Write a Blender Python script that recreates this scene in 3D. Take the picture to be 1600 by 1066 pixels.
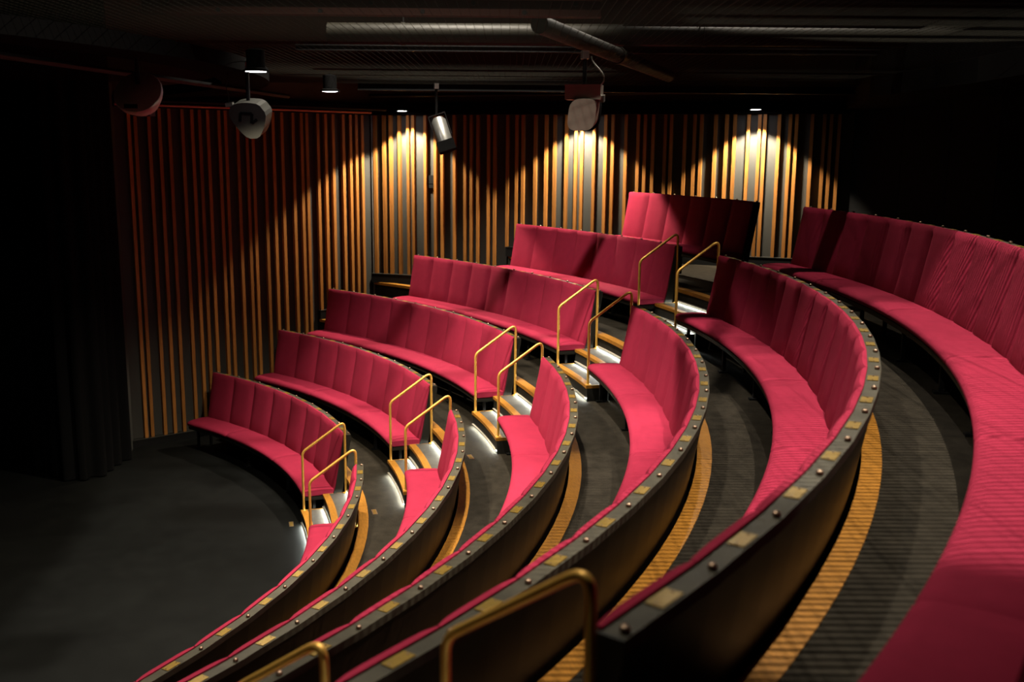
import bpy, math, random
from mathutils import Vector, Matrix, Euler
PI = math.pi
rad = math.radians
random.seed(7)
for o in list(bpy.data.objects):
    bpy.data.objects.remove(o)
scene = bpy.context.scene
COL = scene.collection

# ------------------------------------------------------------------ camera, world, exposure, key lights
CAM = Vector((10.617, 5.751, 4.179))
YAW, PITCH, ROLL, FPX = 2.885, -0.184, 0.009, 1601.6
fwd = Vector((math.cos(PITCH) * math.cos(YAW), math.cos(PITCH) * math.sin(YAW), math.sin(PITCH)))
rgt = fwd.cross(Vector((0, 0, 1))).normalized()
upv = rgt.cross(fwd)
r2 = math.cos(ROLL) * rgt + math.sin(ROLL) * upv
u2 = -math.sin(ROLL) * rgt + math.cos(ROLL) * upv
cd = bpy.data.cameras.new('camera')
cam = bpy.data.objects.new('camera', cd)
COL.objects.link(cam)
cam.matrix_world = Matrix(((r2.x, u2.x, -fwd.x, CAM.x), (r2.y, u2.y, -fwd.y, CAM.y), (r2.z, u2.z, -fwd.z, CAM.z), (0, 0, 0, 1)))
cd.sensor_width = 36.0
cd.lens = 36.0 * FPX / 1600.0
cd.clip_start = 0.05
cd.clip_end = 100
cd.dof.use_dof = True
cd.dof.focus_distance = 9.5
cd.dof.aperture_fstop = 2.0
scene.camera = cam

w = bpy.data.worlds.new('world')
scene.world = w
w.use_nodes = True
w.node_tree.nodes['Background'].inputs[0].default_value = (0.9, 0.85, 0.8, 1)
w.node_tree.nodes['Background'].inputs[1].default_value = 0.0
vs = scene.view_settings
vs.view_transform = 'Standard'
vs.look = 'None'
vs.gamma = 1
vs.use_curve_mapping = False
vs.exposure = 0.0

WARM = (1.0, 0.86, 0.66)
def spot(name, loc, target, power, angle, blend, size, color=WARM, parent=None):
    l = bpy.data.lights.new(name, 'SPOT')
    l.energy = power
    l.color = color
    l.spot_size = rad(angle)
    l.spot_blend = blend
    l.shadow_soft_size = size
    o = bpy.data.objects.new(name, l)
    COL.objects.link(o)
    d = Vector(target) - Vector(loc)
    o.rotation_euler = d.to_track_quat('-Z', 'Y').to_euler()
    o.location = loc
    if parent:
        o.parent = parent
        o.location = Vector(loc) - parent.location
    return o
# house lights in the roof above the wire grid (out of frame), some only added as fill
HOUSE = (1.0, 0.90, 0.76)
spot('house_or_fill_light', (6.2, 9.95, 8.3), (5.95, 9.6, 2.0), 3800, 58.5, 0.14, 0.017, HOUSE)
spot('house_or_fill_light', (2.3, 11.55, 8.3), (2.1, 10.9, 2.6), 800, 54, 0.6, 0.022, HOUSE)  # added fill, lifts the dark left part of the topmost bench
spot('house_or_fill_light', (0.6, 11.0, 8.3), (4.9, 8.7, 2.4), 2100, 58, 1.0, 0.05, HOUSE)
spot('house_or_fill_light', (1.4, 7.6, 8.3), (0.7, 7.3, 1.0), 4300, 66, 0.6, 0.10, HOUSE)
spot('house_or_fill_light', (-0.8, 7.9, 8.3), (-2.3, 8.7, 1.8), 2100, 56, 0.7, 0.10, HOUSE)  # added fill for seats and backs left of the far stairs
spot('house_or_fill_light', (5.7, 6.2, 8.3), (5.1, 6.4, 1.0), 2300, 86, 0.9, 0.08, HOUSE)

# ------------------------------------------------------------------ measures of the room
R0, D, H = 6.772, 0.9827, 0.5154          # first row radius (top of back), row depth, row rise
ZB, SZ = 1.015, 0.411                     # height of back and seat above the row floor
RI = lambda i: R0 + (i - 1) * D
ZI = lambda i: (i - 1) * H
WL, WR = 0.628, 0.521                     # half widths of the far aisle
A2 = rad(34.3)                            # direction of the near aisle
W2 = 0.59
WA = Vector((-4.284, 4.099, 0)); WC = Vector((-5.955, 7.773, 0)); WE = Vector((-1.955, 13.767, 0))
ZW = 4.75                                 # top of the slatted walls
TH0 = rad(14)

def wall_theta(r):
    """angle at which a circle of radius r meets the slatted wall"""
    for P, Q in ((WA, WC), (WC, WE)):
        if P.length - 1e-6 <= r <= Q.length + 1e-6:
            a, b = 0.0, 1.0
            for _ in range(40):
                m = (a + b) / 2
                if P.lerp(Q, m).length < r: a = m
                else: b = m
            X = P.lerp(Q, a)
            return math.atan2(X.y, X.x)
    if r > WE.length:
        return math.atan2(WE.y, WE.x)
    return math.atan2(WA.y, WA.x)

# ------------------------------------------------------------------ materials
def mat(name, color, rough=0.6, metal=0.0, noise=None, bump=None, sheen=0, spec=0.5, vary=0.0, emit=None, coat=0):
    """noise=(scale, amount, stretch xyz); bump=(scale, strength); vary: per-object brightness"""
    m = bpy.data.materials.new(name)
    m.use_nodes = True
    nt = m.node_tree
    b = nt.nodes['Principled BSDF']
    b.inputs['Base Color'].default_value = (*color, 1)
    b.inputs['Roughness'].default_value = rough
    b.inputs['Metallic'].default_value = metal
    b.inputs['Specular IOR Level'].default_value = spec
    if sheen:
        b.inputs['Sheen Weight'].default_value = sheen
        b.inputs['Sheen Roughness'].default_value = 0.5
        b.inputs['Sheen Tint'].default_value = (min(1, color[0] * 2.2 + .1), color[1] * 2 + .05, color[2] * 2 + .05, 1)
    if coat:
        b.inputs['Coat Weight'].default_value = coat
        b.inputs['Coat Roughness'].default_value = 0.25
    tc = nt.nodes.new('ShaderNodeTexCoord')
    last = None
    if noise:
        sc, amt, st = noise
        mp = nt.nodes.new('ShaderNodeMapping')
        mp.inputs['Scale'].default_value = st
        nt.links.new(tc.outputs['Object'], mp.inputs['Vector'])
        n = nt.nodes.new('ShaderNodeTexNoise')
        n.inputs['Scale'].default_value = sc
        n.inputs['Detail'].default_value = 6
        n.inputs['Roughness'].default_value = 0.65
        nt.links.new(mp.outputs[0], n.inputs['Vector'])
        mr = nt.nodes.new('ShaderNodeMapRange')
        mr.inputs['From Min'].default_value = 0.3
        mr.inputs['From Max'].default_value = 0.7
        mr.inputs['To Min'].default_value = 1 - amt
        mr.inputs['To Max'].default_value = 1 + amt
        nt.links.new(n.outputs['Fac'], mr.inputs['Value'])
        last = mr.outputs[0]
    if vary:
        oi = nt.nodes.new('ShaderNodeObjectInfo')
        mr = nt.nodes.new('ShaderNodeMapRange')
        mr.inputs['To Min'].default_value = 1 - vary
        mr.inputs['To Max'].default_value = 1 + vary
        nt.links.new(oi.outputs['Random'], mr.inputs['Value'])
        if last is None:
            last = mr.outputs[0]
        else:
            mu = nt.nodes.new('ShaderNodeMath')
            mu.operation = 'MULTIPLY'
            nt.links.new(last, mu.inputs[0])
            nt.links.new(mr.outputs[0], mu.inputs[1])
            last = mu.outputs[0]
    if last is not None:
        vm = nt.nodes.new('ShaderNodeVectorMath')
        vm.operation = 'SCALE'
        vm.inputs[0].default_value = color
        nt.links.new(last, vm.inputs['Scale'])
        nt.links.new(vm.outputs[0], b.inputs['Base Color'])
    if bump:
        n = nt.nodes.new('ShaderNodeTexNoise')
        n.inputs['Scale'].default_value = bump[0]
        n.inputs['Detail'].default_value = 4
        nt.links.new(tc.outputs['Object'], n.inputs['Vector'])
        bp = nt.nodes.new('ShaderNodeBump')
        bp.inputs['Strength'].default_value = bump[1]
        bp.inputs['Distance'].default_value = 0.004
        nt.links.new(n.outputs['Fac'], bp.inputs['Height'])
        nt.links.new(bp.outputs[0], b.inputs['Normal'])
    if emit:
        b.inputs['Emission Color'].default_value = (*emit[0], 1)
        b.inputs['Emission Strength'].default_value = emit[1]
    return m

M = {}
M['fabric'] = mat('crimson_fabric', (0.20, 0.0138, 0.0335), 0.85, noise=(7, 0.10, (1, 1, 1)), bump=(220, 0.35), sheen=0.03, spec=0.04, vary=0.05)
M['steel'] = mat('dark_steel', (0.036, 0.032, 0.021), 0.55, 0.1, noise=(9, 0.25, (1, 1, 1)), spec=0.15)
M['endsteel'] = mat('grey_steel_edge', (0.017, 0.017, 0.014), 0.5, 0.3, spec=0.15)
M['shell'] = mat('dark_stained_back', (0.0065, 0.0036, 0.002), 0.38, noise=(3, 0.4, (1, 1, 8)), spec=0.12)
M['black'] = mat('black_metal', (0.005, 0.005, 0.005), 0.6, spec=0.15)
M['matte'] = mat('matte_black', (0.003, 0.003, 0.003), 0.9, spec=0.02)
M['brass'] = mat('brushed_brass', (0.58, 0.33, 0.062), 0.45, 0.5, noise=(14, 0.12, (1, 1, 1)))
M['plate'] = mat('brass_plate', (0.17, 0.105, 0.012), 0.42, 0.5, noise=(40, 0.2, (1, 1, 1)))
M['bolt'] = mat('bronze_bolt', (0.22, 0.15, 0.10), 0.35, 0.8)
M['wood'] = mat('oak_nosing', (0.225, 0.096, 0.012), 0.45, noise=(5, 0.28, (3, 14, 14)), vary=0.12, spec=0.2)
M['slat'] = mat('oak_slat', (0.24, 0.098, 0.022), 0.5, noise=(6, 0.25, (9, 9, 0.7)), vary=0.22, spec=0.15)
M['panel'] = mat('charcoal_wall_panel', (0.040, 0.039, 0.034), 0.75, noise=(5, 0.12, (1, 1, 0.3)), spec=0.12)
M['carpet'] = mat('charcoal_carpet', (0.0150, 0.0125, 0.0088), 0.95, noise=(9, 0.35, (1, 1, 1)), bump=(160, 0.6), spec=0.05)
M['riser'] = mat('dark_riser', (0.011, 0.0105, 0.0085), 0.7, spec=0.15)
M['stage'] = mat('black_stage_floor', (0.0030, 0.0033, 0.0030), 0.7, noise=(2.2, 0.35, (1, 1, 1)), bump=(12, 0.06), spec=0.06)
M['plaster'] = mat('upper_plaster', (0.036, 0.031, 0.02), 0.85, noise=(2, 0.2, (1, 1, 1)))
M['curtain'] = mat('black_velvet', (0.003, 0.003, 0.003), 1.0, spec=0.05)
M['duct'] = mat('pale_duct', (0.007, 0.0062, 0.0036), 0.5, 0.1, spec=0.15)
M['beam'] = mat('oxide_red_beam', (0.03, 0.009, 0.006), 0.6, spec=0.1)
M['grey'] = mat('grey_enamel', (0.016, 0.016, 0.0135), 0.5, spec=0.2, noise=(8, 0.1, (1, 1, 1)))
M['pale'] = mat('pale_enamel', (0.28, 0.25, 0.2), 0.5, noise=(8, 0.1, (1, 1, 1)))
M['silver'] = mat('bare_aluminium', (0.65, 0.65, 0.6), 0.3, 0.9)
M['tread'] = mat('grey_tread_carpet', (0.050, 0.046, 0.040), 0.9, noise=(14, 0.25, (1, 1, 1)), bump=(160, 0.5), spec=0.05)
M['led'] = mat('white_led_strip', (0.8, 0.8, 0.8), 0.5, emit=((0.93, 1.0, 0.92), 250.0))
M['lamp'] = mat('lamp_diffuser', (0.8, 0.8, 0.8), 0.5, emit=((1.0, 0.93, 1.0), 30.0))
M['redlit'] = mat('red_lit_rail', (0.42, 0.17, 0.12), 0.5)  # pale rail; the reddish light on it is put into this colour
M['wire'] = mat('galvanised_wire', (0.008, 0.0075, 0.005), 0.7, 0.0, spec=0.1)

# ------------------------------------------------------------------ mesh helpers
class MB:
    def __init__(self):
        self.v = []; self.f = []
    def add(self, vs, fs):
        k = len(self.v)
        self.v += [Vector(p) for p in vs]
        self.f += [tuple(k + i for i in f) for f in fs]
        return self
    def box(self, c, size, ax=None):
        """box centred on c with half axes from ax (three unit vectors)"""
        ax = ax or (Vector((1, 0, 0)), Vector((0, 1, 0)), Vector((0, 0, 1)))
        c = Vector(c)
        vs = []
        for sx in (-.5, .5):
            for sy in (-.5, .5):
                for sz in (-.5, .5):
                    vs.append(c + ax[0] * sx * size[0] + ax[1] * sy * size[1] + ax[2] * sz * size[2])
        return self.add(vs, [(0, 1, 3, 2), (4, 6, 7, 5), (0, 4, 5, 1), (2, 3, 7, 6), (0, 2, 6, 4), (1, 5, 7, 3)])
    def tube(self, pts, r, n=8, cap=True):
        pts = [Vector(p) for p in pts]
        rings = []
        prev = None
        for i, p in enumerate(pts):
            t = (pts[min(i + 1, len(pts) - 1)] - pts[max(i - 1, 0)]).normalized()
            if prev is None:
                a = Vector((0, 0, 1)) if abs(t.z) < .9 else Vector((1, 0, 0))
                prev = (a - t * a.dot(t)).normalized()
            else:
                prev = (prev - t * prev.dot(t)).normalized()
            b = t.cross(prev)
            rr = r[i] if isinstance(r, (list, tuple)) else r
            rings.append([p + (prev * math.cos(2 * PI * k / n) + b * math.sin(2 * PI * k / n)) * rr for k in range(n)])
        vs = [q for ring in rings for q in ring]
        fs = []
        for i in range(len(pts) - 1):
            for k in range(n):
                fs.append((i * n + k, i * n + (k + 1) % n, (i + 1) * n + (k + 1) % n, (i + 1) * n + k))
        if cap:
            fs.append(tuple(range(n))[::-1])
            fs.append(tuple((len(pts) - 1) * n + k for k in range(n)))
        return self.add(vs, fs)
    def sweep(self, prof, a0, a1, n, base=0.0):
        """closed profile [(r,z)] turned about the z axis from a0 to a1 (radians)"""
        k = len(prof)
        vs = []
        for i in range(n + 1):
            a = a0 + (a1 - a0) * i / n
            for r, z in prof:
                vs.append(Vector(((base + r) * math.cos(a), (base + r) * math.sin(a), z)))
        fs = []
        for i in range(n):
            for j in range(k):
                fs.append((i * k + j, i * k + (j + 1) % k, (i + 1) * k + (j + 1) % k, (i + 1) * k + j))
        fs.append(tuple(range(k))[::-1])
        fs.append(tuple(n * k + j for j in range(k)))
        return self.add(vs, fs)
    def prism(self, outline, depth, org, ax):
        """outline [(u,v)] in plane ax[0],ax[1]; extruded along ax[2]"""
        org = Vector(org); k = len(outline)
        vs = [org + ax[0] * u + ax[1] * v - ax[2] * depth / 2 for u, v in outline] + [org + ax[0] * u + ax[1] * v + ax[2] * depth / 2 for u, v in outline]
        fs = [tuple(range(k))[::-1], tuple(range(k, 2 * k))] + [(j, (j + 1) % k, k + (j + 1) % k, k + j) for j in range(k)]
        return self.add(vs, fs)
    def lathe(self, prof, org, axis, n=16):
        """profile [(radius, distance along axis)]"""
        axis = Vector(axis).normalized()
        a = Vector((0, 0, 1)) if abs(axis.z) < .9 else Vector((1, 0, 0))
        u = (a - axis * a.dot(axis)).normalized(); v = axis.cross(u)
        org = Vector(org); k = len(prof); vs = []
        for i in range(n):
            c, s = math.cos(2 * PI * i / n), math.sin(2 * PI * i / n)
            for r, d in prof:
                vs.append(org + axis * d + (u * c + v * s) * max(r, 1e-4))
        fs = []
        for i in range(n):
            for j in range(k - 1):
                fs.append((i * k + j, ((i + 1) % n) * k + j, ((i + 1) % n) * k + j + 1, i * k + j + 1))
        fs.append(tuple(i * k for i in range(n))[::-1]); fs.append(tuple(i * k + k - 1 for i in range(n)))
        return self.add(vs, fs)
    def mesh(self, name, org=(0, 0, 0), smooth=False):
        org = Vector(org)
        me = bpy.data.meshes.new(name)
        me.from_pydata([tuple(p - org) for p in self.v], [], self.f)
        me.validate()
        import bmesh
        bm = bmesh.new(); bm.from_mesh(me)
        bmesh.ops.recalc_face_normals(bm, faces=bm.faces)
        bm.to_mesh(me); bm.free()
        if smooth:
            me.polygons.foreach_set('use_smooth', [True] * len(me.polygons))
            me.set_sharp_from_angle(angle=rad(45))
        return me

def empty(name, loc, label=None, cat=None, group=None, kind=None):
    o = bpy.data.objects.new(name, None)
    o.empty_display_size = 0.1
    COL.objects.link(o)
    o.location = loc
    return tag(o, label, cat, group, kind)
def tag(o, label=None, cat=None, group=None, kind=None):
    for k, v in (('label', label), ('category', cat), ('group', group), ('kind', kind)):
        if v: o[k] = v
    return o
def put(name, me, material, parent=None, loc=None, rotz=None):
    """link one mesh object; loc is in world coordinates"""
    o = bpy.data.objects.new(name, me)
    COL.objects.link(o)
    if not me.materials:
        me.materials.append(M[material])
    loc = Vector(loc) if loc is not None else Vector((0, 0, 0))
    if parent:
        o.parent = parent
        q = parent
        while q:
            loc = loc - q.location
            q = q.parent
    o.location = loc
    if rotz is not None:
        o.rotation_euler = (0, 0, rotz)
    return o
def build(name, mb, material, parent=None, org=None, smooth=False):
    """a mesh drawn in world coordinates; its origin goes to org"""
    if org is None:
        n = len(mb.v)
        org = Vector((sum(p.x for p in mb.v) / n, sum(p.y for p in mb.v) / n, min(p.z for p in mb.v)))
    me = mb.mesh(name, org, smooth)
    return put(name, me, material, parent, org)
pol = lambda r, a, z=0.0: Vector((r * math.cos(a), r * math.sin(a), z))

# ------------------------------------------------------------------ setting: stage floor, tiers, walls, ceiling
fl = MB()
fl.add([(-9, -6, 0), (15, -6, 0), (15, 16, 0), (-9, 16, 0), (-9, -6, -.2), (15, -6, -.2), (15, 16, -.2), (-9, 16, -.2)],
       [(0, 1, 2, 3), (7, 6, 5, 4), (0, 4, 5, 1), (1, 5, 6, 2), (2, 6, 7, 3), (3, 7, 4, 0)])
tag(build('floor', fl, 'stage'), 'matt black stage floor at the foot of the tiers', kind='structure')

TIERN = {2: 'second', 3: 'third', 4: 'fourth', 5: 'fifth', 6: 'topmost'}
plank = {}
for i in range(2, 7):
    r_in = RI(i - 1) + 0.045
    r_out = RI(i) + 0.30 if i < 6 else 13.88
    lim_a = rad(127.6) if i < 4 else 9.0
    radii = [r_in + (r_out - r_in) * k / 6 for k in range(7)]
    n = 72
    mb = MB(); vs = []; fs = []
    for r in radii:
        tm = min(wall_theta(r), lim_a)
        for k in range(n + 1):
            a = TH0 + (tm - TH0) * k / n
            vs.append(pol(r, a, ZI(i)))
    for j in range(6):
        for k in range(n):
            p = j * (n + 1) + k
            fs.append((p, p + 1, p + n + 2, p + n + 1))
    base = len(vs)
    tm = min(wall_theta(r_in), lim_a)
    for k in range(n + 1):
        vs.append(pol(r_in, TH0 + (tm - TH0) * k / n, ZI(i - 1) - 0.02))
    for k in range(n):
        fs.append((k, base + k, base + k + 1, k + 1))
    mb.add(vs, fs)
    root = build('floor_tier', mb, 'carpet')
    tag(root, 'charcoal carpeted %s tier with an oak edge strip' % TIERN[i], kind='structure')
    if i < 4:
        q = [pol(r, lim_a, z) for z in (-0.01, ZI(i) - 0.001) for r in (r_in, r_out)] + [pol(r, lim_a - 0.012, z) for z in (-0.01, ZI(i) - 0.001) for r in (r_in, r_out)]
        build('side_panel', MB().add(q, [(0, 1, 3, 2), (4, 6, 7, 5), (0, 4, 5, 1), (2, 3, 7, 6), (0, 2, 6, 4), (1, 5, 7, 3)]), 'riser', root)
    # oak edge planks, each straight between two joints
    step = 1.18 / r_in
    a = TH0 + rad(1.7) * i
    while a < tm - 0.01:
        b = min(a + step, tm - 0.005)
        g = 0.0015 / r_in
        mb = MB().sweep([(r_in - 0.018, ZI(i) - 0.034), (r_in - 0.018, ZI(i) + 0.006), (r_in + 0.085, ZI(i) + 0.006), (r_in + 0.085, ZI(i) - 0.034)], a + g, b - g, 4)
        o = build('nosing_plank', mb, 'wood', root)
        a = b

UP = Vector((0, 0, 1))
SL = [0.209, 0.296, 0.483, 0.627, 0.764, 0.949, 1.09, 1.199, 1.318, 1.483, 1.581, 1.76, 1.9, 1.992, 2.176, 2.317, 2.459, 2.64, 2.78, 2.868, 3.055, 3.189, 3.318, 3.495, 3.622, 3.727, 3.833]
SR = [0.075, 0.231, 0.348, 0.499, 0.649, 0.737, 0.941, 1.11, 1.223, 1.429, 1.606, 1.709, 1.818, 1.992, 2.092, 2.297, 2.444, 2.543, 2.737, 2.906, 3.039, 3.219, 3.367, 3.46, 3.642, 3.812, 3.92, 4.115, 4.296, 4.397, 4.514, 4.689, 4.775, 4.97, 5.107, 5.202, 5.399, 5.552, 5.666, 5.855, 6.005, 6.076, 6.268, 6.415, 6.501, 6.707, 6.868, 6.957, 7.062]
slat_me = {}
def slat_wall(name, P, Q, S, label):
    d = (Q - P).normalized()
    nrm = Vector((d.y, -d.x, 0))
    if nrm.dot(CAM - P) < 0: nrm = -nrm
    L = (Q - P).length
    mb = MB()
    mb.box((P + Q) / 2 - nrm * 0.10 + UP * ZW / 2, (L + .1, 0.2, ZW), (d, nrm, UP))
    root = build(name, mb, 'panel')
    tag(root, label, kind='structure')
    # floor level along the wall decides where a slat starts
    for k, s in enumerate(S):
        X = P + d * s
        r = X.length
        lvl = 0.0
        for i in range(2, 7):
            if r > RI(i - 1) + 0.05 and (name != 'wall_left' or i > 3): lvl = ZI(i)
        z0 = lvl + 0.14 if lvl > 0 else 0.10
        wd = 0.046
        key = round(z0, 3)
        if key not in slat_me:
            m2 = MB()
            m2.box((0, 0.03, (ZW - 0.05 - z0) / 2), (wd, 0.06, ZW - 0.05 - z0))
            slat_me[key] = m2.mesh('slat')
        o = put('slat', slat_me[key], 'slat', root, X + UP * z0, math.atan2(d.y, d.x) + (0 if nrm.dot(Vector((-d.y, d.x, 0))) > 0 else PI))
    # plinth pieces following the tiers
    cuts = [0.0]
    for i in range(2, 7):
        th = RI(i - 1) + 0.05
        if P.length < th < Q.length:
            a, b = 0.0, 1.0
            for _ in range(40):
                m = (a + b) / 2
                if P.lerp(Q, m).length < th: a = m
                else: b = m
            cuts.append(a * L)
    cuts.append(L)
    for c0, c1 in zip(cuts, cuts[1:]):
        mid = (P + d * (c0 + c1) / 2).length
        lvl = 0.0
        for i in range(2, 7):
            if mid > RI(i - 1) + 0.05 and (name != 'wall_left' or i > 3): lvl = ZI(i)
        h = 0.14 if lvl > 0 else 0.10
        mb = MB().box(P + d * (c0 + c1) / 2 + nrm * 0.045 + UP * (lvl + h / 2), (c1 - c0, 0.09, h), (d, nrm, UP))
        build('plinth', mb, 'black', root)
        mb = MB().box(P + d * (c0 + c1) / 2 + nrm * 0.045 + UP * (lvl + h + 0.004), (c1 - c0, 0.10, 0.008), (d, nrm, UP))
        build('plinth_strip', mb, 'grey', root)
    # head trim
    mb = MB().box((P + Q) / 2 + nrm * 0.06 + UP * (ZW + 0.03), (L, 0.12, 0.14), (d, nrm, UP))
    build('head_trim', mb, 'matte', root)
    return d, nrm, root
dl, nl, wall_l = slat_wall('wall_left', WA, WC, SL, 'charcoal wall with upright oak slats left of the corner')
dr, nr, wall_b = slat_wall('wall_back', WC, WE, SR, 'charcoal wall with upright oak slats behind the top benches')
# bright corner bead
mb = MB().box(WC + (nl + nr).normalized() * 0.05 + UP * ZW / 2, (0.02, 0.02, ZW - .1), (dl, nl, UP))
tag(build('trim_1', mb, 'silver'), 'slim pale metal bead in the corner of the slatted walls', kind='structure')
# upper plaster above the slats
for nm, P, Q, n_, lab in (('wall_upper_left', WA, WC, nl, 'beige plaster above the left slatted wall'), ('wall_upper_back', WC, WE, nr, 'beige plaster above the back slatted wall')):
    d = (Q - P).normalized()
    mb = MB().box((P + Q) / 2 - n_ * 0.05 + UP * (ZW + 2.2), ((Q - P).length, 0.1, 4.2), (d, n_, UP))
    tag(build(nm, mb, 'plaster'), lab, kind='structure')
# dark panelled wall behind the topmost row
NP = 15
for_panels = []
root = None
ths = [rad(98.0 - 84.0 * k / NP) for k in range(NP + 1)]
rw = lambda a: 13.9 - 0.9 * min(1, max(0, (rad(98) - a) / rad(16)))
mb = MB()
vs = []; fs = []
for a in ths:
    for z in (ZI(6) - .1, 4.9):
        vs.append(pol(rw(a) + 0.08, a, z)); vs.append(pol(rw(a) + 0.2, a, z))
for k in range(NP):
    p = k * 4; q = p + 4
    fs += [(p, q, q + 2, p + 2), (p + 1, p + 3, q + 3, q + 1), (p + 2, q + 2, q + 3, p + 3)]
mb.add(vs, fs)
wr = tag(build('wall_right', mb, 'matte'), 'black panelled wall behind the topmost bench', kind='structure')
for k in range(NP):
    a, b = ths[k], ths[k + 1]
    g = 0.004 / 13
    q = []
    for z in (ZI(6) + 0.01, 4.78):
        q += [pol(rw(a) + .04, a - g, z), pol(rw(a) + .08, a - g, z), pol(rw(b) + .08, b + g, z), pol(rw(b) + .04, b + g, z)]
    mb = MB().add(q, [(0, 1, 2, 3), (7, 6, 5, 4), (0, 4, 5, 1), (1, 5, 6, 2), (2, 6, 7, 3), (3, 7, 4, 0)])
    build('wall_panel', mb, 'matte', wr)
# soffit over the rear walkway
sof = [(96.8, 13.55), (91, 12.8), (85.3, 12.12)] + [(a, 12.0) for a in range(80, 13, -6)]
mb = MB(); vs = []; fs = []
for a, r in sof:
    for rr in (r, 14.6):
        for z in (ZW, 5.2):
            vs.append(pol(rr, rad(a), z))
for k in range(len(sof) - 1):
    p = 4 * k; q = p + 4
    fs += [(p, p + 1, q + 1, q), (p, q, q + 2, p + 2), (p + 1, p + 3, q + 3, q + 1), (p + 2, q + 2, q + 3, p + 3)]
fs += [(0, 2, 3, 1)]
mb.add(vs, fs)
tag(build('ceiling_soffit', mb, 'matte'), 'black curved soffit above the rear walkway', kind='structure')
mb = MB().box((2.5, 5, 9.2), (26, 26, 0.2))
tag(build('ceiling', mb, 'matte'), 'black roof high above the wire grid', kind='structure')
# remaining black sides of the hall (out of frame, they close the room)
for nm, c, s, lab in (('wall_front', (-7.0, -1.5, 4.5), (0.2, 12, 9.4), 'black wall behind the stage drapes'),
                      ('wall_near', (3, -6.0, 4.5), (22, 0.2, 9.4), 'black wall at the near side of the hall')):
    tag(build(nm, MB().box(c, s), 'matte'), lab, kind='structure')

# ------------------------------------------------------------------ stairs in the aisles
def stair(i, axis, wl, wr, label, led=True):
    """flight from row i up to row i+1: two steps, three lit risers.  axis: angle of the aisle's centre line; wl / wr: half widths"""
    ca, sa = math.cos(axis), math.sin(axis)
    root = empty('floor_stair', pol(RI(i) - .24, axis, ZI(i)), label, None, None, 'structure')
    def ang(r, side):
        return axis + (math.asin(wl / r) if side > 0 else -math.asin(wr / r))
    for k, (ra, rb) in enumerate(((RI(i) - 0.485, RI(i) - 0.24), (RI(i) - 0.24, RI(i) + 0.05))):
        z = ZI(i) + H / 3 * (k + 1)
        zb = ZI(i) - 0.01
        def slab(r0, r1, z0, z1, inset_l=0.0, inset_r=0.0, n=8):
            vs = []; fs = []
            for q in range(n + 1):
                for r in (r0, r1):
                    al, ar = axis + math.asin((wl - inset_l) / r), axis - math.asin((wr - inset_r) / r)
                    a = ar + (al - ar) * q / n
                    vs += [pol(r, a, z0), pol(r, a, z1)]
            for q in range(n):
                p = 4 * q; s = p + 4
                fs += [(p, p + 1, s + 1, s), (p + 1, p + 3, s + 3, s + 1), (p + 3, p + 2, s + 2, s + 3), (p + 2, p, s, s + 2)]
            fs += [(0, 2, 3, 1), (4 * n, 4 * n + 1, 4 * n + 3, 4 * n + 2)]
            return MB().add(vs, fs)
        build('step_body', slab(ra + 0.012, rb - 0.002, zb, z - 0.03), 'riser', root)
        build('tread', slab(ra + 0.075, rb - 0.002, z - 0.03, z, 0.02, 0.02), 'tread', root)
        build('nosing_plank', slab(ra, ra + 0.075, z - 0.03, z + 0.003), 'wood', root)
        for side in (1, -1):
            mb = MB(); q = []
            for zz in (z - 0.03, z + 0.003):
                for r in (ra + 0.075, rb - 0.002):
                    for ww in (0, 0.02):
                        a = axis + side * math.asin(((wl if side > 0 else wr) - ww) / r)
                        q.append(pol(r, a, zz))
            mb.add(q, [(0, 1, 3, 2), (4, 6, 7, 5), (0, 4, 5, 1), (2, 3, 7, 6), (0, 2, 6, 4), (1, 5, 7, 3)])
            build('edge_strip', mb, 'wood', root)
    for k, r in enumerate((RI(i) - 0.473, RI(i) - 0.228, RI(i) + 0.045)):
        z = ZI(i) + H / 3 * k + (0.002 if k == 0 else 0.001)
        aa, ab = axis - math.asin((wr - .03) / r), axis + math.asin((wl - .03) / r)
        # lit face looks down and outwards from under a pale lip
        build('led_strip', MB().sweep([(r - 0.002, z + 0.021), (r - 0.015, z + 0.0285), (r - 0.014, z + 0.030), (r - 0.002, z + 0.030)], aa, ab, 8), 'led', root)
        build('led_cover', MB().sweep([(r - 0.001, z + 0.0305), (r - 0.018, z + 0.0305), (r - 0.018, z + 0.026), (r - 0.021, z + 0.026), (r - 0.021, z + 0.034), (r - 0.001, z + 0.034)], aa, ab, 8), 'pale', root)
ORD = {1: 'front', 2: 'second', 3: 'third', 4: 'fourth', 5: 'fifth', 6: 'topmost'}
for i in range(1, 6):
    stair(i, PI / 2, WL, WR, 'oak edged lit steps of the far aisle beside the %s row' % ORD[i])
    stair(i, A2, W2, W2, 'oak edged lit steps of the near aisle beside the %s row' % ORD[i])

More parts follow.
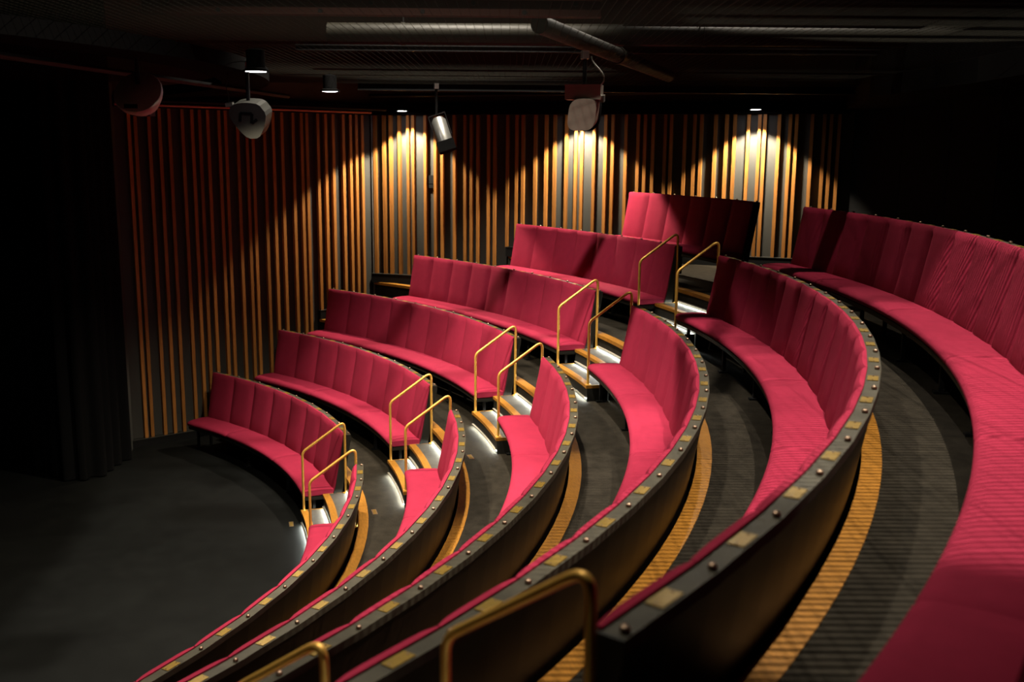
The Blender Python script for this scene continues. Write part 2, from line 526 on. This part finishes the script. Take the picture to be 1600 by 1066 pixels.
# ------------------------------------------------------------------ benches
def back_cushion_mesh(wd):
    """one upright channel of the back: x outward, y along the row, z up; origin at the row radius on the floor"""
    prof = [(-0.135, 0.385), (-0.128, 0.42), (-0.10, 0.55), (-0.068, 0.72), (-0.038, 0.87), (-0.022, 0.965), (-0.016, 1.005), (0.002, 1.026), (0.020, 1.024)]
    ny = 8
    vs = []; fs = []
    for j in range(ny + 1):
        t = -1 + 2 * j / ny
        bul = (1 - abs(t) ** 5)
        for k, (r, z) in enumerate(prof):
            e = 0.6 if k in (0,) else 1.0
            tp = 1 if k < 6 else (0.5 if k < 8 else 0)
            vs.append((r - 0.028 * bul * e * tp + 0.016 * tp, t * (wd / 2 - 0.002), z + (0.002 * bul if 5 < k < 8 else 0)))
    k = len(prof)
    # back side
    off = len(vs)
    for j in range(ny + 1):
        t = -1 + 2 * j / ny
        vs.append((-0.07, t * (wd / 2 - 0.0015), 0.385)); vs.append((0.022, t * (wd / 2 - 0.0015), 0.95))
    for j in range(ny):
        for q in range(k - 1):
            fs.append((j * k + q, j * k + q + 1, (j + 1) * k + q + 1, (j + 1) * k + q))
        a, b = off + 2 * j, off + 2 * j + 2
        fs.append((j * k, (j + 1) * k, b, a)); fs.append((a, b, b + 1, a + 1)); fs.append((a + 1, b + 1, (j + 1) * k + k - 1, j * k + k - 1))
    fs.append(tuple(range(k)) + (off + 1, off)); fs.append(tuple(ny * k + q for q in range(k))[::-1] + (off + 2 * ny, off + 2 * ny + 1))
    return MB().add(vs, fs).mesh('back_cushion', smooth=True)
m_ = MB().lathe([(0.0105, 0), (0.0135, 0.003), (0.0135, 0.012), (0.009, 0.017), (0.0, 0.018)], (0, 0, 0), (0, 0, 1), 10)
bolt_me = m_.mesh('bolt', smooth=True)
def plate_mesh():
    return MB().box((0, 0, 0.002), (0.052, 0.11, 0.004)).mesh('number_plate')
plate_me = plate_mesh()
rivet_me = MB().lathe([(0.0045, 0), (0.004, 0.0025), (0, 0.0035)], (0, 0, 0), (0, 0, 1), 8).mesh('rivet', smooth=True)
leg_me = MB().box((-0.33, 0, 0.145), (0.03, 0.03, 0.29)).box((-0.33, 0, 0.008), (0.10, 0.06, 0.016)).box((-0.12, 0, 0.15), (0.03, 0.03, 0.30)).box((-0.22, 0, 0.28), (0.24, 0.03, 0.02)).mesh('leg')

def bench(i, a0, a1, label, first, chunk, group):
    """a0 = start (higher angle), a1 = end (lower angle).  first: panels of the seat cushion at the aisle end, aisle at a0 if first>0 else a1"""
    R, Z = RI(i), ZI(i)
    n = max(3, round(R * (a0 - a1) / 0.487))
    da = (a0 - a1) / n
    mid = (a0 + a1) / 2
    root = empty('curved_bench', pol(R - .2, mid, Z), label, 'bench', group)
    me = back_cushion_mesh(da * R)
    for k in range(n):
        a = a0 - da * (k + .5)
        put('back_cushion', me, 'fabric', root, pol(R, a, Z), a)
        pl = put('number_plate', plate_me, 'plate', root, pol(R + 0.055, a, Z + ZB + 0.0005), a)
        for sy in (-1, 1):
            rv = put('rivet', rivet_me, 'bolt')
            rv.parent = pl
            rv.location = (0, sy * 0.044, 0.004)
        a = a0 - da * (k + (.06 if k == 0 else 0))
        put('bolt', bolt_me, 'bolt', root, pol(R + 0.071, a, Z + ZB + 0.0003), a)
    a = a1 + da * .06
    put('bolt', bolt_me, 'bolt', root, pol(R + 0.071, a, Z + ZB + 0.0003), a)
    # seat cushions
    k = 0
    sizes = []
    f = abs(first)
    while k < n:
        s = f if not sizes else chunk
        s = min(s, n - k)
        if n - k - s == 1: s += 1
        sizes.append(s); k += s
    seq = sizes if first > 0 else sizes[::-1]
    a = a0
    for s in seq:
        b = a - da * s
        m = max(4, s * 4)
        prof = [(-0.09, 0.392), (-0.15, 0.409), (-0.28, 0.414), (-0.40, 0.411), (-0.448, 0.402), (-0.470, 0.382), (-0.472, 0.360), (-0.456, 0.338), (-0.42, 0.326), (-0.09, 0.326)]
        vs = []; fs = []; kk = len(prof)
        tt = [0, 0.012] + [j / m for j in range(1, m)] + [0.988, 1]
        for t in tt:
            e = 0 if t in (0, 1) else 1
            aa = a + (b - a) * (0.0012 + t * (0.9976))
            for q, (r, z) in enumerate(prof):
                rr, zz = r, z
                if not e:
                    rr = -0.27 + (r + 0.27) * 0.972
                    zz = 0.366 + (z - 0.366) * 0.72
                vs.append(pol(R + rr, aa, Z + zz))
        for j in range(len(tt) - 1):
            for q in range(kk):
                fs.append((j * kk + q, j * kk + (q + 1) % kk, (j + 1) * kk + (q + 1) % kk, (j + 1) * kk + q))
        fs.append(tuple(range(kk))[::-1]); fs.append(tuple((len(tt) - 1) * kk + q for q in range(kk)))
        build('seat_cushion', MB().add(vs, fs), 'fabric', root, smooth=True)
        a = b
    # shell, cap, boards
    g = 0.02 / R
    build('back_panel', MB().sweep([(R + 0.084, Z + 0.998), (R - 0.045, Z + 0.26), (R - 0.068, Z + 0.26), (R + 0.024, Z + 0.94), (R + 0.026, Z + 0.998)], a1, a0, n * 2), 'shell', root)
    build('top_rail', MB().sweep([(R + 0.016, Z + 0.999), (R + 0.016, Z + ZB), (R + 0.092, Z + ZB), (R + 0.092, Z + 0.975), (R + 0.0855, Z + 0.975), (R + 0.0855, Z + 0.999)], a1, a0, max(2, n)), 'steel', root)
    build('seat_board', MB().sweep([(R - 0.445, Z + 0.29), (R - 0.445, Z + 0.3255), (R - 0.06, Z + 0.3255), (R - 0.06, Z + 0.29)], a1, a0, n * 2), 'endsteel', root)
    for a, s in ((a0, 1), (a1, -1)):
        prof = [(0.094, 1.016), (-0.006, 1.016), (-0.115, 0.415), (-0.05, 0.30), (-0.05, 0.26), (-0.075, 0.26), (-0.048, 0.262), (0.094, 0.98)]
        prof = [(0.093, 1.0155), (0.012, 1.0155), (-0.095, 0.415), (-0.135, 0.30), (-0.06, 0.26), (-0.035, 0.26), (0.093, 0.97)]
        build('end_plate', MB().sweep([(R + r, Z + z) for r, z in prof], a, a + s * 0.012 / R, 1), 'endsteel', root)
    nl_ = max(2, round(R * (a0 - a1) / 1.2) + 1)
    for k in range(nl_):
        a = a0 - g * 3 - (a0 - a1 - 6 * g) * k / (nl_ - 1)
        put('leg', leg_me, 'black', root, pol(R, a, Z), a)
LEFT_ENDS = {1: 129.2, 2: 126.98, 3: 126.9, 4: 121.5, 5: 114.4, 6: 107.1}
for i in range(1, 7):
    bench(i, rad(LEFT_ENDS[i]), PI / 2 + math.asin(WL / RI(i)),
          'crimson bench in the %s row, short section between slatted wall and far stairs' % ORD[i], -3, 3, 'crimson benches left of the far stairs')
    bench(i, PI / 2 - math.asin(WR / RI(i)), A2 + math.asin(W2 / RI(i)),
          'crimson bench in the %s row, long curved section on the near side of the stairs' % ORD[i], 3, 4, 'crimson benches right of the far stairs')

# ------------------------------------------------------------------ handrails
def arc_pts(p0, corner, p1, r, n=6):
    """rounded corner between two straight legs"""
    a = (p0 - corner).normalized(); b = (p1 - corner).normalized()
    A = corner + a * r; B = corner + b * r
    return [A.lerp(corner, t).lerp(corner.lerp(B, t), t) for t in [k / n for k in range(n + 1)]]
def rail(i, axis, off, label, group):
    """off: signed distance from the aisle axis"""
    e_r = Vector((math.cos(axis), math.sin(axis), 0)); e_t = Vector((-math.sin(axis), math.cos(axis), 0))
    P = lambda y, z: e_r * y + e_t * off + UP * (ZI(i) + z)
    yy = lambda r: math.sqrt(max(0, r * r - off * off))
    y0, y1 = yy(RI(i) - 0.452), yy(RI(i) + 0.018)
    lowz, topz = 0.855, 1.185
    p0, c0, c1, p1 = P(y0, H / 3), P(y0, lowz), P(y1, topz), P(y1, 2 * H / 3)
    root = empty('handrail', p0, label, 'handrail', group)
    path = [p0] + arc_pts(p0, c0, c1, 0.05) + arc_pts(c0, c1, p1, 0.085, 8) + [p1]
    build('tube', MB().tube(path, 0.0145, 10), 'brass', root, smooth=True)
    for q in (p0, p1):
        build('foot_flange', MB().lathe([(0.03, 0.0035), (0.03, 0.008), (0.018, 0.010)], q, UP, 12), 'brass', root)
for i in range(1, 6):
    rail(i, PI / 2, 0.595, 'brass tube handrail at the wall-side edge of the far steps, %s row' % ORD[i], 'handrails of the far aisle')
    rail(i, PI / 2, -0.475, 'brass tube handrail at the near edge of the far steps, %s row' % ORD[i], 'handrails of the far aisle')
    if i >= 4:
        rail(i, A2, 0.555, {4: 'brass handrail at the bottom edge, near end of the fourth row bench', 5: 'large brass handrail closest to the camera, near end of the fifth row bench'}[i], 'handrails of the near aisle')

# small brass row markers let into the floor
for (x, y, z, lab) in ((-0.66, 6.15, 0, 'tiny brass marker in the black stage floor before the first step'), (0.573, 6.944, H, 'tiny brass marker in the carpet behind the front row'), (0.564, 7.953, 2 * H, 'tiny brass marker in the carpet behind the second row')):
    t = empty('floor_marker', (x, y, z), lab, 'marker', 'brass floor markers')
    ax = (Vector((0, 1, 0)), Vector((-1, 0, 0)), UP)
    build('plate', MB().box((x, y, z + 0.0015), (0.05, 0.15, 0.003), ax), 'bolt', t)
    for k in (-1, 0, 1):
        build('raised_tab', MB().box((x, y + k * 0.045, z + 0.004), (0.032, 0.03, 0.002), (Vector((0, 1, 0)), Vector((-1, 0, 0)), UP)) if False else MB().box((x + k * 0.045, y, z + 0.004), (0.03, 0.032, 0.002)), 'plate', t)

# ------------------------------------------------------------------ stage drapes
def drape(name, pts, z0, z1, amp, pitch, label):
    P = [Vector((x, y, 0)) for x, y in pts]
    S = []
    for a, b in zip(P, P[1:]):
        n = max(2, int((b - a).length / 0.02))
        S += [a.lerp(b, k / n) for k in range(n)]
    S.append(P[-1])
    vs = []; fs = []; s = 0
    for k, q in enumerate(S):
        t = (S[min(k + 1, len(S) - 1)] - S[max(0, k - 1)]).normalized()
        nn = Vector((-t.y, t.x, 0))
        if k: s += (S[k] - S[k - 1]).length
        w_ = amp * math.sin(2 * PI * s / pitch) + amp * 0.4 * math.sin(2 * PI * s / pitch * 0.37 + 1)
        for z in (z0, z1):
            vs.append(q + nn * (w_ * (1.0 if z == z0 else 0.8)) + UP * z)
        for z in (z0, z1):
            vs.append(q + nn * (w_ * (1.0 if z == z0 else 0.8) + 0.006) + UP * z)
    for k in range(len(S) - 1):
        p = 4 * k; q = p + 4
        fs += [(p, q, q + 1, p + 1), (p + 2, p + 3, q + 3, q + 2), (p, p + 2, q + 2, q), (p + 1, q + 1, q + 3, p + 3)]
    e = 4 * (len(S) - 1)
    fs += [(0, 1, 3, 2), (e, e + 2, e + 3, e + 1)]
    return tag(build(name, MB().add(vs, fs), 'curtain', smooth=True), label, 'curtain')
drape('stage_curtain', [(-3.72, 4.12), (-2.95, 3.85), (-2.80, 3.62), (-2.92, 3.42), (-3.45, 3.05), (-4.25, 2.4), (-5.0, 1.2), (-5.4, 0.0)], 0.015, 6.0, 0.05, 0.24, 'black pleated stage curtain hanging left of the slatted wall')
# plain black return between curtain and slats
mb = MB().box((Vector((-4.0, 4.1, 0)) + UP * 2.5), (0.62, 0.06, 5.0))
tag(build('wall_return', mb, 'panel'), 'narrow dark wall return between curtain and slats', kind='structure')

# ------------------------------------------------------------------ wire grid, beams and ducts above
E1 = Vector((0.2517, 0.968, 0)).normalized(); E2 = Vector((-E1.y, E1.x, 0))
def inside(p):
    r = p.length
    a = math.degrees(math.atan2(p.y, p.x))
    if a < 15 and p.y > 0: pass
    lim = 11.95
    if a > 85: lim = 11.95 + (a - 85) * 0.13
    if r > lim: return False
    for A, d, nn in ((WA, dl, nl), (WC, dr, nr)):
        if (p - A).dot(nn) < 0.05: return False
    return p.y > 1.5 and p.x > -5.8 and (p - CAM).dot(E2) < 12.3
SP = 0.055
mb = MB()
org = Vector((4, 7, 0))
for fam, (u, v) in enumerate(((E1, E2), (E2, E1))):
    for k in range(-190, 191):
        c = org + v * (k * SP)
        run = None
        for j in range(-120, 121):
            p = c + u * (j * 0.1)
            ok = inside(p)
            if ok and run is None: run = p
            if run is not None and (not ok or j == 120):
                q = p - u * 0.1
                if (q - run).length > 0.15:
                    mb.box((run + q) / 2 + UP * (4.93 + 0.004 * fam), ((q - run).length, 0.0018, 0.0018), (u, v, UP))
                run = None
tag(build('wire_grid', mb, 'wire'), 'fine woven wire grid stretched under the roof', 'wire grid', kind='stuff')

# denser bar grating of the roof walkway, higher up
mb = MB()
def depth_pt(dep, side, z):
    return Vector((CAM.x, CAM.y, 0)) + E2 * dep + E1 * side + UP * z
for dep in [3.2 + 0.026 * k for k in range(250)]:
    run = None
    for j in range(10, 76):
        p = depth_pt(dep, j * 0.1, 0)
        ok = inside(p)
        if ok and run is None: run = p
        if run is not None and (not ok or j == 75):
            q = p
            mb.box((run + q) / 2 + UP * 5.30, ((q - run).length, 0.007, 0.007), (E1, E2, UP))
            run = None
for k in range(68):
    side = 1.0 + k * 0.3
    pts = [d for d in [3.2 + 0.1 * j for j in range(65)] if inside(depth_pt(d, side, 0))]
    if len(pts) > 2:
        mb.box(depth_pt((pts[0] + pts[-1]) / 2, side, 5.31), (pts[-1] - pts[0], 0.0035, 0.0035), (E2, E1, UP))
tag(build('walkway_grating', mb, 'wire'), 'dense bar grating of the roof walkway above the near benches', 'grating', kind='stuff')
# long pale duct above the grid
a = depth_pt(10.1, -1.75, 5.255); b = depth_pt(10.1, 5.4, 5.28)
t = empty('ventilation_duct', (a + b) / 2, 'long pale round duct running across the roof above the grid', 'duct')
build('pipe', MB().tube([a, b], 0.10, 16), 'duct', t, smooth=True)
for k in range(5):
    q = a.lerp(b, (k + .5) / 5)
    build('hanger', MB().tube([q + UP * 0.08, q + UP * 3.8], 0.008, 6), 'black', t)
    build('collar', MB().tube([q - E1 * 0.02, q + E1 * 0.02], 0.106, 16), 'duct', t, smooth=True)
# oblique short duct
a = depth_pt(7.9, 0.2, 5.10); b = depth_pt(11.8, 1.75, 5.015)
t = empty('ventilation_duct', (a + b) / 2, 'short oblique pale duct crossing towards the back wall', 'duct')
build('pipe', MB().tube([a, b], 0.07, 14), 'duct', t, smooth=True)
build('collar', MB().tube([a.lerp(b, .5), a.lerp(b, .508)], 0.082, 14), 'duct', t, smooth=True)
def ibeam(p, q, h, wd, label, m='beam', bolts=0):
    d = (q - p).normalized(); n = UP.cross(d).normalized()
    t = empty('steel_beam', (p + q) / 2, label, 'beam', 'roof beams')
    L = (q - p).length; c = (p + q) / 2
    build('bottom_flange', MB().box(c + UP * (-h / 2 + .006), (L, wd, 0.012), (d, n, UP)), m, t)
    build('top_flange', MB().box(c + UP * (h / 2 - .006), (L, wd, 0.012), (d, n, UP)), m, t)
    build('web', MB().box(c, (L, 0.01, h - .024), (d, n, UP)), m, t)
    for k in range(bolts):
        s = p.lerp(q, (k + .5) / bolts)
        build('bolt', MB().lathe([(0.018, 0), (0.018, 0.012)], s - n * 0.005 * (1 if n.dot(CAM - s) < 0 else -1) + UP * (0.03 * (-1) ** k), n if n.dot(CAM - s) > 0 else -n, 6), 'black', t)
ibeam(depth_pt(7.5, -2.6, 5.16), depth_pt(7.5, 0.62, 5.16), 0.12, 0.10, 'red oxide steel beam with bolts nearest the camera', 'beam', 9)
ibeam(depth_pt(10.8, -2.2, 5.19), depth_pt(10.8, 4.6, 5.19), 0.06, 0.08, 'slim black steel beam just behind the pale duct', 'black')
ibeam(depth_pt(13.0, -1.9, 4.96), depth_pt(13.0, 4.6, 4.96), 0.14, 0.10, 'black steel beam along the back slatted wall', 'black')
# curved black lighting gallery over the stage edge
def soffit_ring(r0, r1, z0, z1, a0, a1):
    return MB().sweep([(r0, z0), (r1, z0), (r1, z1), (r0, z1)], rad(a0), rad(a1), 40)
tag(build('ceiling_ring', soffit_ring(5.6, 6.05, 4.80, 4.91, 40, 128), 'matte'), 'black curved lighting gallery above the stage edge', kind='structure')
tag(build('ceiling_ring', soffit_ring(3.2, 3.5, 4.80, 4.91, 0, 150), 'matte'), 'inner black curved lighting gallery above the stage', kind='structure')
# slim rail along the head of the left wall
mb = MB().tube([WA + nl * 0.16 + UP * 4.735, WC + nl * 0.16 - dl * 0.1 + UP * 4.735], 0.017, 8)
tag(build('trim_2', mb, 'redlit', smooth=True), 'slim pale rail with reddish light painted in along the head of the left slatted wall', kind='structure')

# ------------------------------------------------------------------ lamps
def downlight(p, label, power, angle=104, blend=0.25, bar_dir=None):
    t = empty('downlight', p, label, 'downlight', 'round ceiling downlights')
    build('housing', MB().lathe([(0.100, 0.012), (0.100, 0.0), (0.088, 0.0), (0.086, 0.02), (0.07, 0.03), (0.07, 0.16), (0.03, 0.17)], p, UP, 20), 'matte', t, smooth=True)
    build('diffuser', MB().lathe([(0.0855, 0.010), (0.0855, 0.004), (0.06, 0.000), (0.0, -0.001)], p, UP, 20), 'lamp', t)
    build('stem', MB().tube([p + UP * 0.165, p + UP * 0.178], 0.012, 6), 'black', t)
    spot('downlight_beam', p - UP * 0.02, p - UP * 2, power, angle, blend, 0.05, WARM, t)
downlight(Vector((2.32, 5.89, ZW)), 'bright round downlight nearest the camera above the front rows', 850, 120, 0.6)
downlight(Vector((-0.25, 6.66, ZW)), 'bright round downlight above the foot of the far stairs', 1050, 120, 0.6)
for s, lab in ((0.70, 'round downlight at the corner washing the slatted wall'), (3.49, 'round downlight washing the middle of the back slatted wall'), (5.97, 'small round downlight washing the slats behind the far aisle top')):
    downlight(WC + dr * s + nr * 0.36 + UP * ZW, lab, 850, 104, 0.2)
# black pipe that carries the wall washers
mb = MB().tube([WC + dr * 0.2 + nr * 0.45 + UP * 4.98, WC + dr * 7.0 + nr * 0.45 + UP * 4.98], 0.024, 8)
tag(build('lighting_bar', mb, 'black', smooth=True), 'black lighting bar along the back slatted wall', 'lighting bar')

# ------------------------------------------------------------------ speakers and luminaires
vh = Vector((-math.cos(YAW), -math.sin(YAW), 0))       # from the room towards the camera side
ex = Vector((r2.x, r2.y, 0)).normalized()
def clamp(p, top, root):
    build('hanging_pole', MB().tube([p, Vector((p.x, p.y, top))], 0.016, 8), 'black', root, smooth=True)
    build('hook_clamp', MB().box((p.x, p.y, top), (0.05, 0.05, 0.06)), 'silver', root)
# wedge loudspeaker with a grip
p = Vector((1.62, 5.85, 4.435))
t = empty('loudspeaker', p - UP * 0.16, 'grey pick-shaped loudspeaker hanging before the left slatted wall', 'loudspeaker', 'hanging loudspeakers')
yd = (vh * 0.97 + UP * -0.2).normalized(); xd = UP.cross(yd).normalized(); zd = yd.cross(xd)
ca, sa = math.cos(0.12), math.sin(0.12)
xd, zd = xd * ca + zd * sa, zd * ca - xd * sa
# rounded pick outline: three bulging sides with soft corners
cor = [(-0.165, 0.115), (0.165, 0.085), (0.02, -0.20)]
pts = []
for k in range(3):
    A, B = cor[k], cor[(k + 1) % 3]
    mx, my = (A[0] + B[0]) / 2, (A[1] + B[1]) / 2
    nx, ny_ = mx, my
    ln = math.hypot(nx, ny_) or 1
    for j in range(1, 9):
        u = j / 9
        bl = 0.034 * 4 * u * (1 - u)
        cut = 0.93 if j in (1, 8) else 1.0
        pts.append(((A[0] + (B[0] - A[0]) * u + nx / ln * bl) * cut, (A[1] + (B[1] - A[1]) * u + ny_ / ln * bl) * cut))
build('cabinet', MB().prism(pts, 0.24, p, (xd, zd, yd)), 'grey', t)
fr = p + yd * 0.122
def bar(u0, v0, u1, v1, wd):
    A = fr + xd * u0 + zd * v0; B = fr + xd * u1 + zd * v1
    d = (B - A).normalized()
    return MB().box((A + B) / 2, ((B - A).length, wd, 0.012), (d, yd.cross(d), yd))
for g_ in ((-0.05, 0.055, 0.045, 0.04), (-0.05, 0.055, -0.065, -0.01), (0.045, 0.04, 0.025, -0.035), (0.03, -0.035, 0.075, -0.01)):
    build('grip', bar(*g_, 0.022), 'matte', t)
build('bracket', MB().box(p + xd * -0.16 + zd * 0.10 + UP * 0.02, (0.06, 0.03, 0.06), (xd, zd, yd)), 'silver', t)
clamp(p + zd * 0.12, 4.85, t)
build('cable', MB().tube([p + xd * -0.17 + zd * 0.12 + UP * (0.03 * k) + xd * 0.01 * math.sin(k) for k in range(12)], 0.004, 6), 'grey', t)
# par can
p = Vector((-1.17, 8.0, 4.36))
t = empty('stage_lantern', p - UP * 0.2, 'silver stage lantern with black colour frame hanging over the benches', 'stage light', 'hanging stage lights')
ax = Vector((0.18, 0.25, -0.85)).normalized()
build('barrel', MB().lathe([(0.05, -0.19), (0.085, -0.15), (0.088, 0.10), (0.078, 0.10)], p, ax, 18), 'silver', t, smooth=True)
q = p + ax * 0.15
u_ = (ex - ax * ex.dot(ax)).normalized(); v_ = ax.cross(u_)
build('colour_frame', MB().box(q, (0.20, 0.20, 0.12), (u_, v_, ax)), 'matte', t)
for s in (-1, 1):
    build('yoke_arm', MB().box(p + u_ * 0.098 * s - ax * 0.10, (0.008, 0.03, 0.26), (u_, v_, ax)), 'black', t)
build('yoke_bridge', MB().box(p - ax * 0.225, (0.204, 0.03, 0.010), (u_, v_, ax)), 'black', t)
clamp(p - ax * 0.225, 4.89, t)
# rounded white luminaire with gear box
p = Vector((3.03, 8.29, 4.50))
t = empty('loudspeaker', p - UP * 0.2, 'rounded pale loudspeaker under a grey gear box in mid air', 'loudspeaker', 'hanging loudspeakers')
prof = []
for k in range(24):
    ph = 2 * PI * k / 24
    cu, sv = math.cos(ph), math.sin(ph)
    prof.append((0.105 * (abs(cu) ** 0.6) * (1 if cu > 0 else -1), 0.125 * (abs(sv) ** 0.6) * (1 if sv > 0 else -1)))
yd = (vh * 0.9 - UP * 0.15 - ex * 0.2).normalized(); xd = UP.cross(yd).normalized(); zd = yd.cross(xd)
build('body', MB().prism([(u + v * 0.12, v * (1.0 if v > 0 else 0.9)) for u, v in prof], 0.2, p - UP * 0.045, (xd, zd, yd)), 'pale', t)
build('rear_case', MB().prism([(u * 1.05 + v * 0.12, v * 1.05) for u, v in prof], 0.08, p - UP * 0.055 - yd * 0.13, (xd, zd, yd)), 'matte', t)
build('gear_box', MB().box(p + UP * 0.115, (0.27, 0.11, 0.16), (xd, UP, xd.cross(UP))), 'pale', t)
build('bracket', MB().box(p + UP * 0.07 + xd * 0.14, (0.03, 0.05, 0.08), (xd, UP, yd)), 'silver', t)
clamp(p + UP * 0.16, 4.89, t)
build('cable', MB().tube([p + xd * (0.10 + 0.05 * math.sin(k * .6)) + UP * (0.14 + 0.03 * k) for k in range(9)], 0.005, 6), 'silver', t)
# half hidden bowl-shaped loudspeaker at upper left
p = Vector((2.65, 5.06, 4.56))
t = empty('loudspeaker', p - UP * 0.15, 'dim bowl-shaped loudspeaker at the upper left before the curtain', 'loudspeaker', 'hanging loudspeakers')
ax2 = (vh * 0.75 + UP * 0.45).normalized()
build('dish', MB().lathe([(0.05, -0.16), (0.12, -0.12), (0.168, -0.03), (0.175, 0.0), (0.168, 0.012), (0.10, 0.03), (0.0, 0.035)], p, ax2, 22), 'pale', t, smooth=True)
build('driver_box', MB().box(p - UP * 0.10 - vh * 0.1, (0.12, 0.12, 0.12), (ex, vh, UP)), 'beam', t)
build('grip', MB().box(p - UP * 0.10 + vh * 0.16, (0.09, 0.02, 0.03), (ex, vh, UP)), 'matte', t)
clamp(p + UP * 0.06, 4.89, t)
# wall switch boxes
P_ = WC + dr * 1.025 + nr * 0.012
t = empty('wall_control', P_ + UP * 3.60, 'small black control box on the brightly washed wall panel', 'wall control')
build('upper_box', MB().box(P_ + UP * 3.72, (0.10, 0.03, 0.13), (dr, nr, UP)), 'black', t)
build('lower_box', MB().box(P_ + UP * 3.615, (0.09, 0.03, 0.055), (dr, nr, UP)), 'black', t)
# lighting bars over the stage edge and near the left wall
for A, B, lab in ((Vector((3.9, 3.9, 4.76)), Vector((-1.6, 6.3, 4.76)), 'black lighting bar over the stage edge'),
                  (WA + nl * 1.0 + UP * 4.76, WC + nl * 0.9 - dl * .3 + UP * 4.76, 'black lighting bar in front of the left slatted wall')):
    tag(build('lighting_bar', MB().tube([A, B], 0.024, 8), 'black', smooth=True), lab, 'lighting bar')
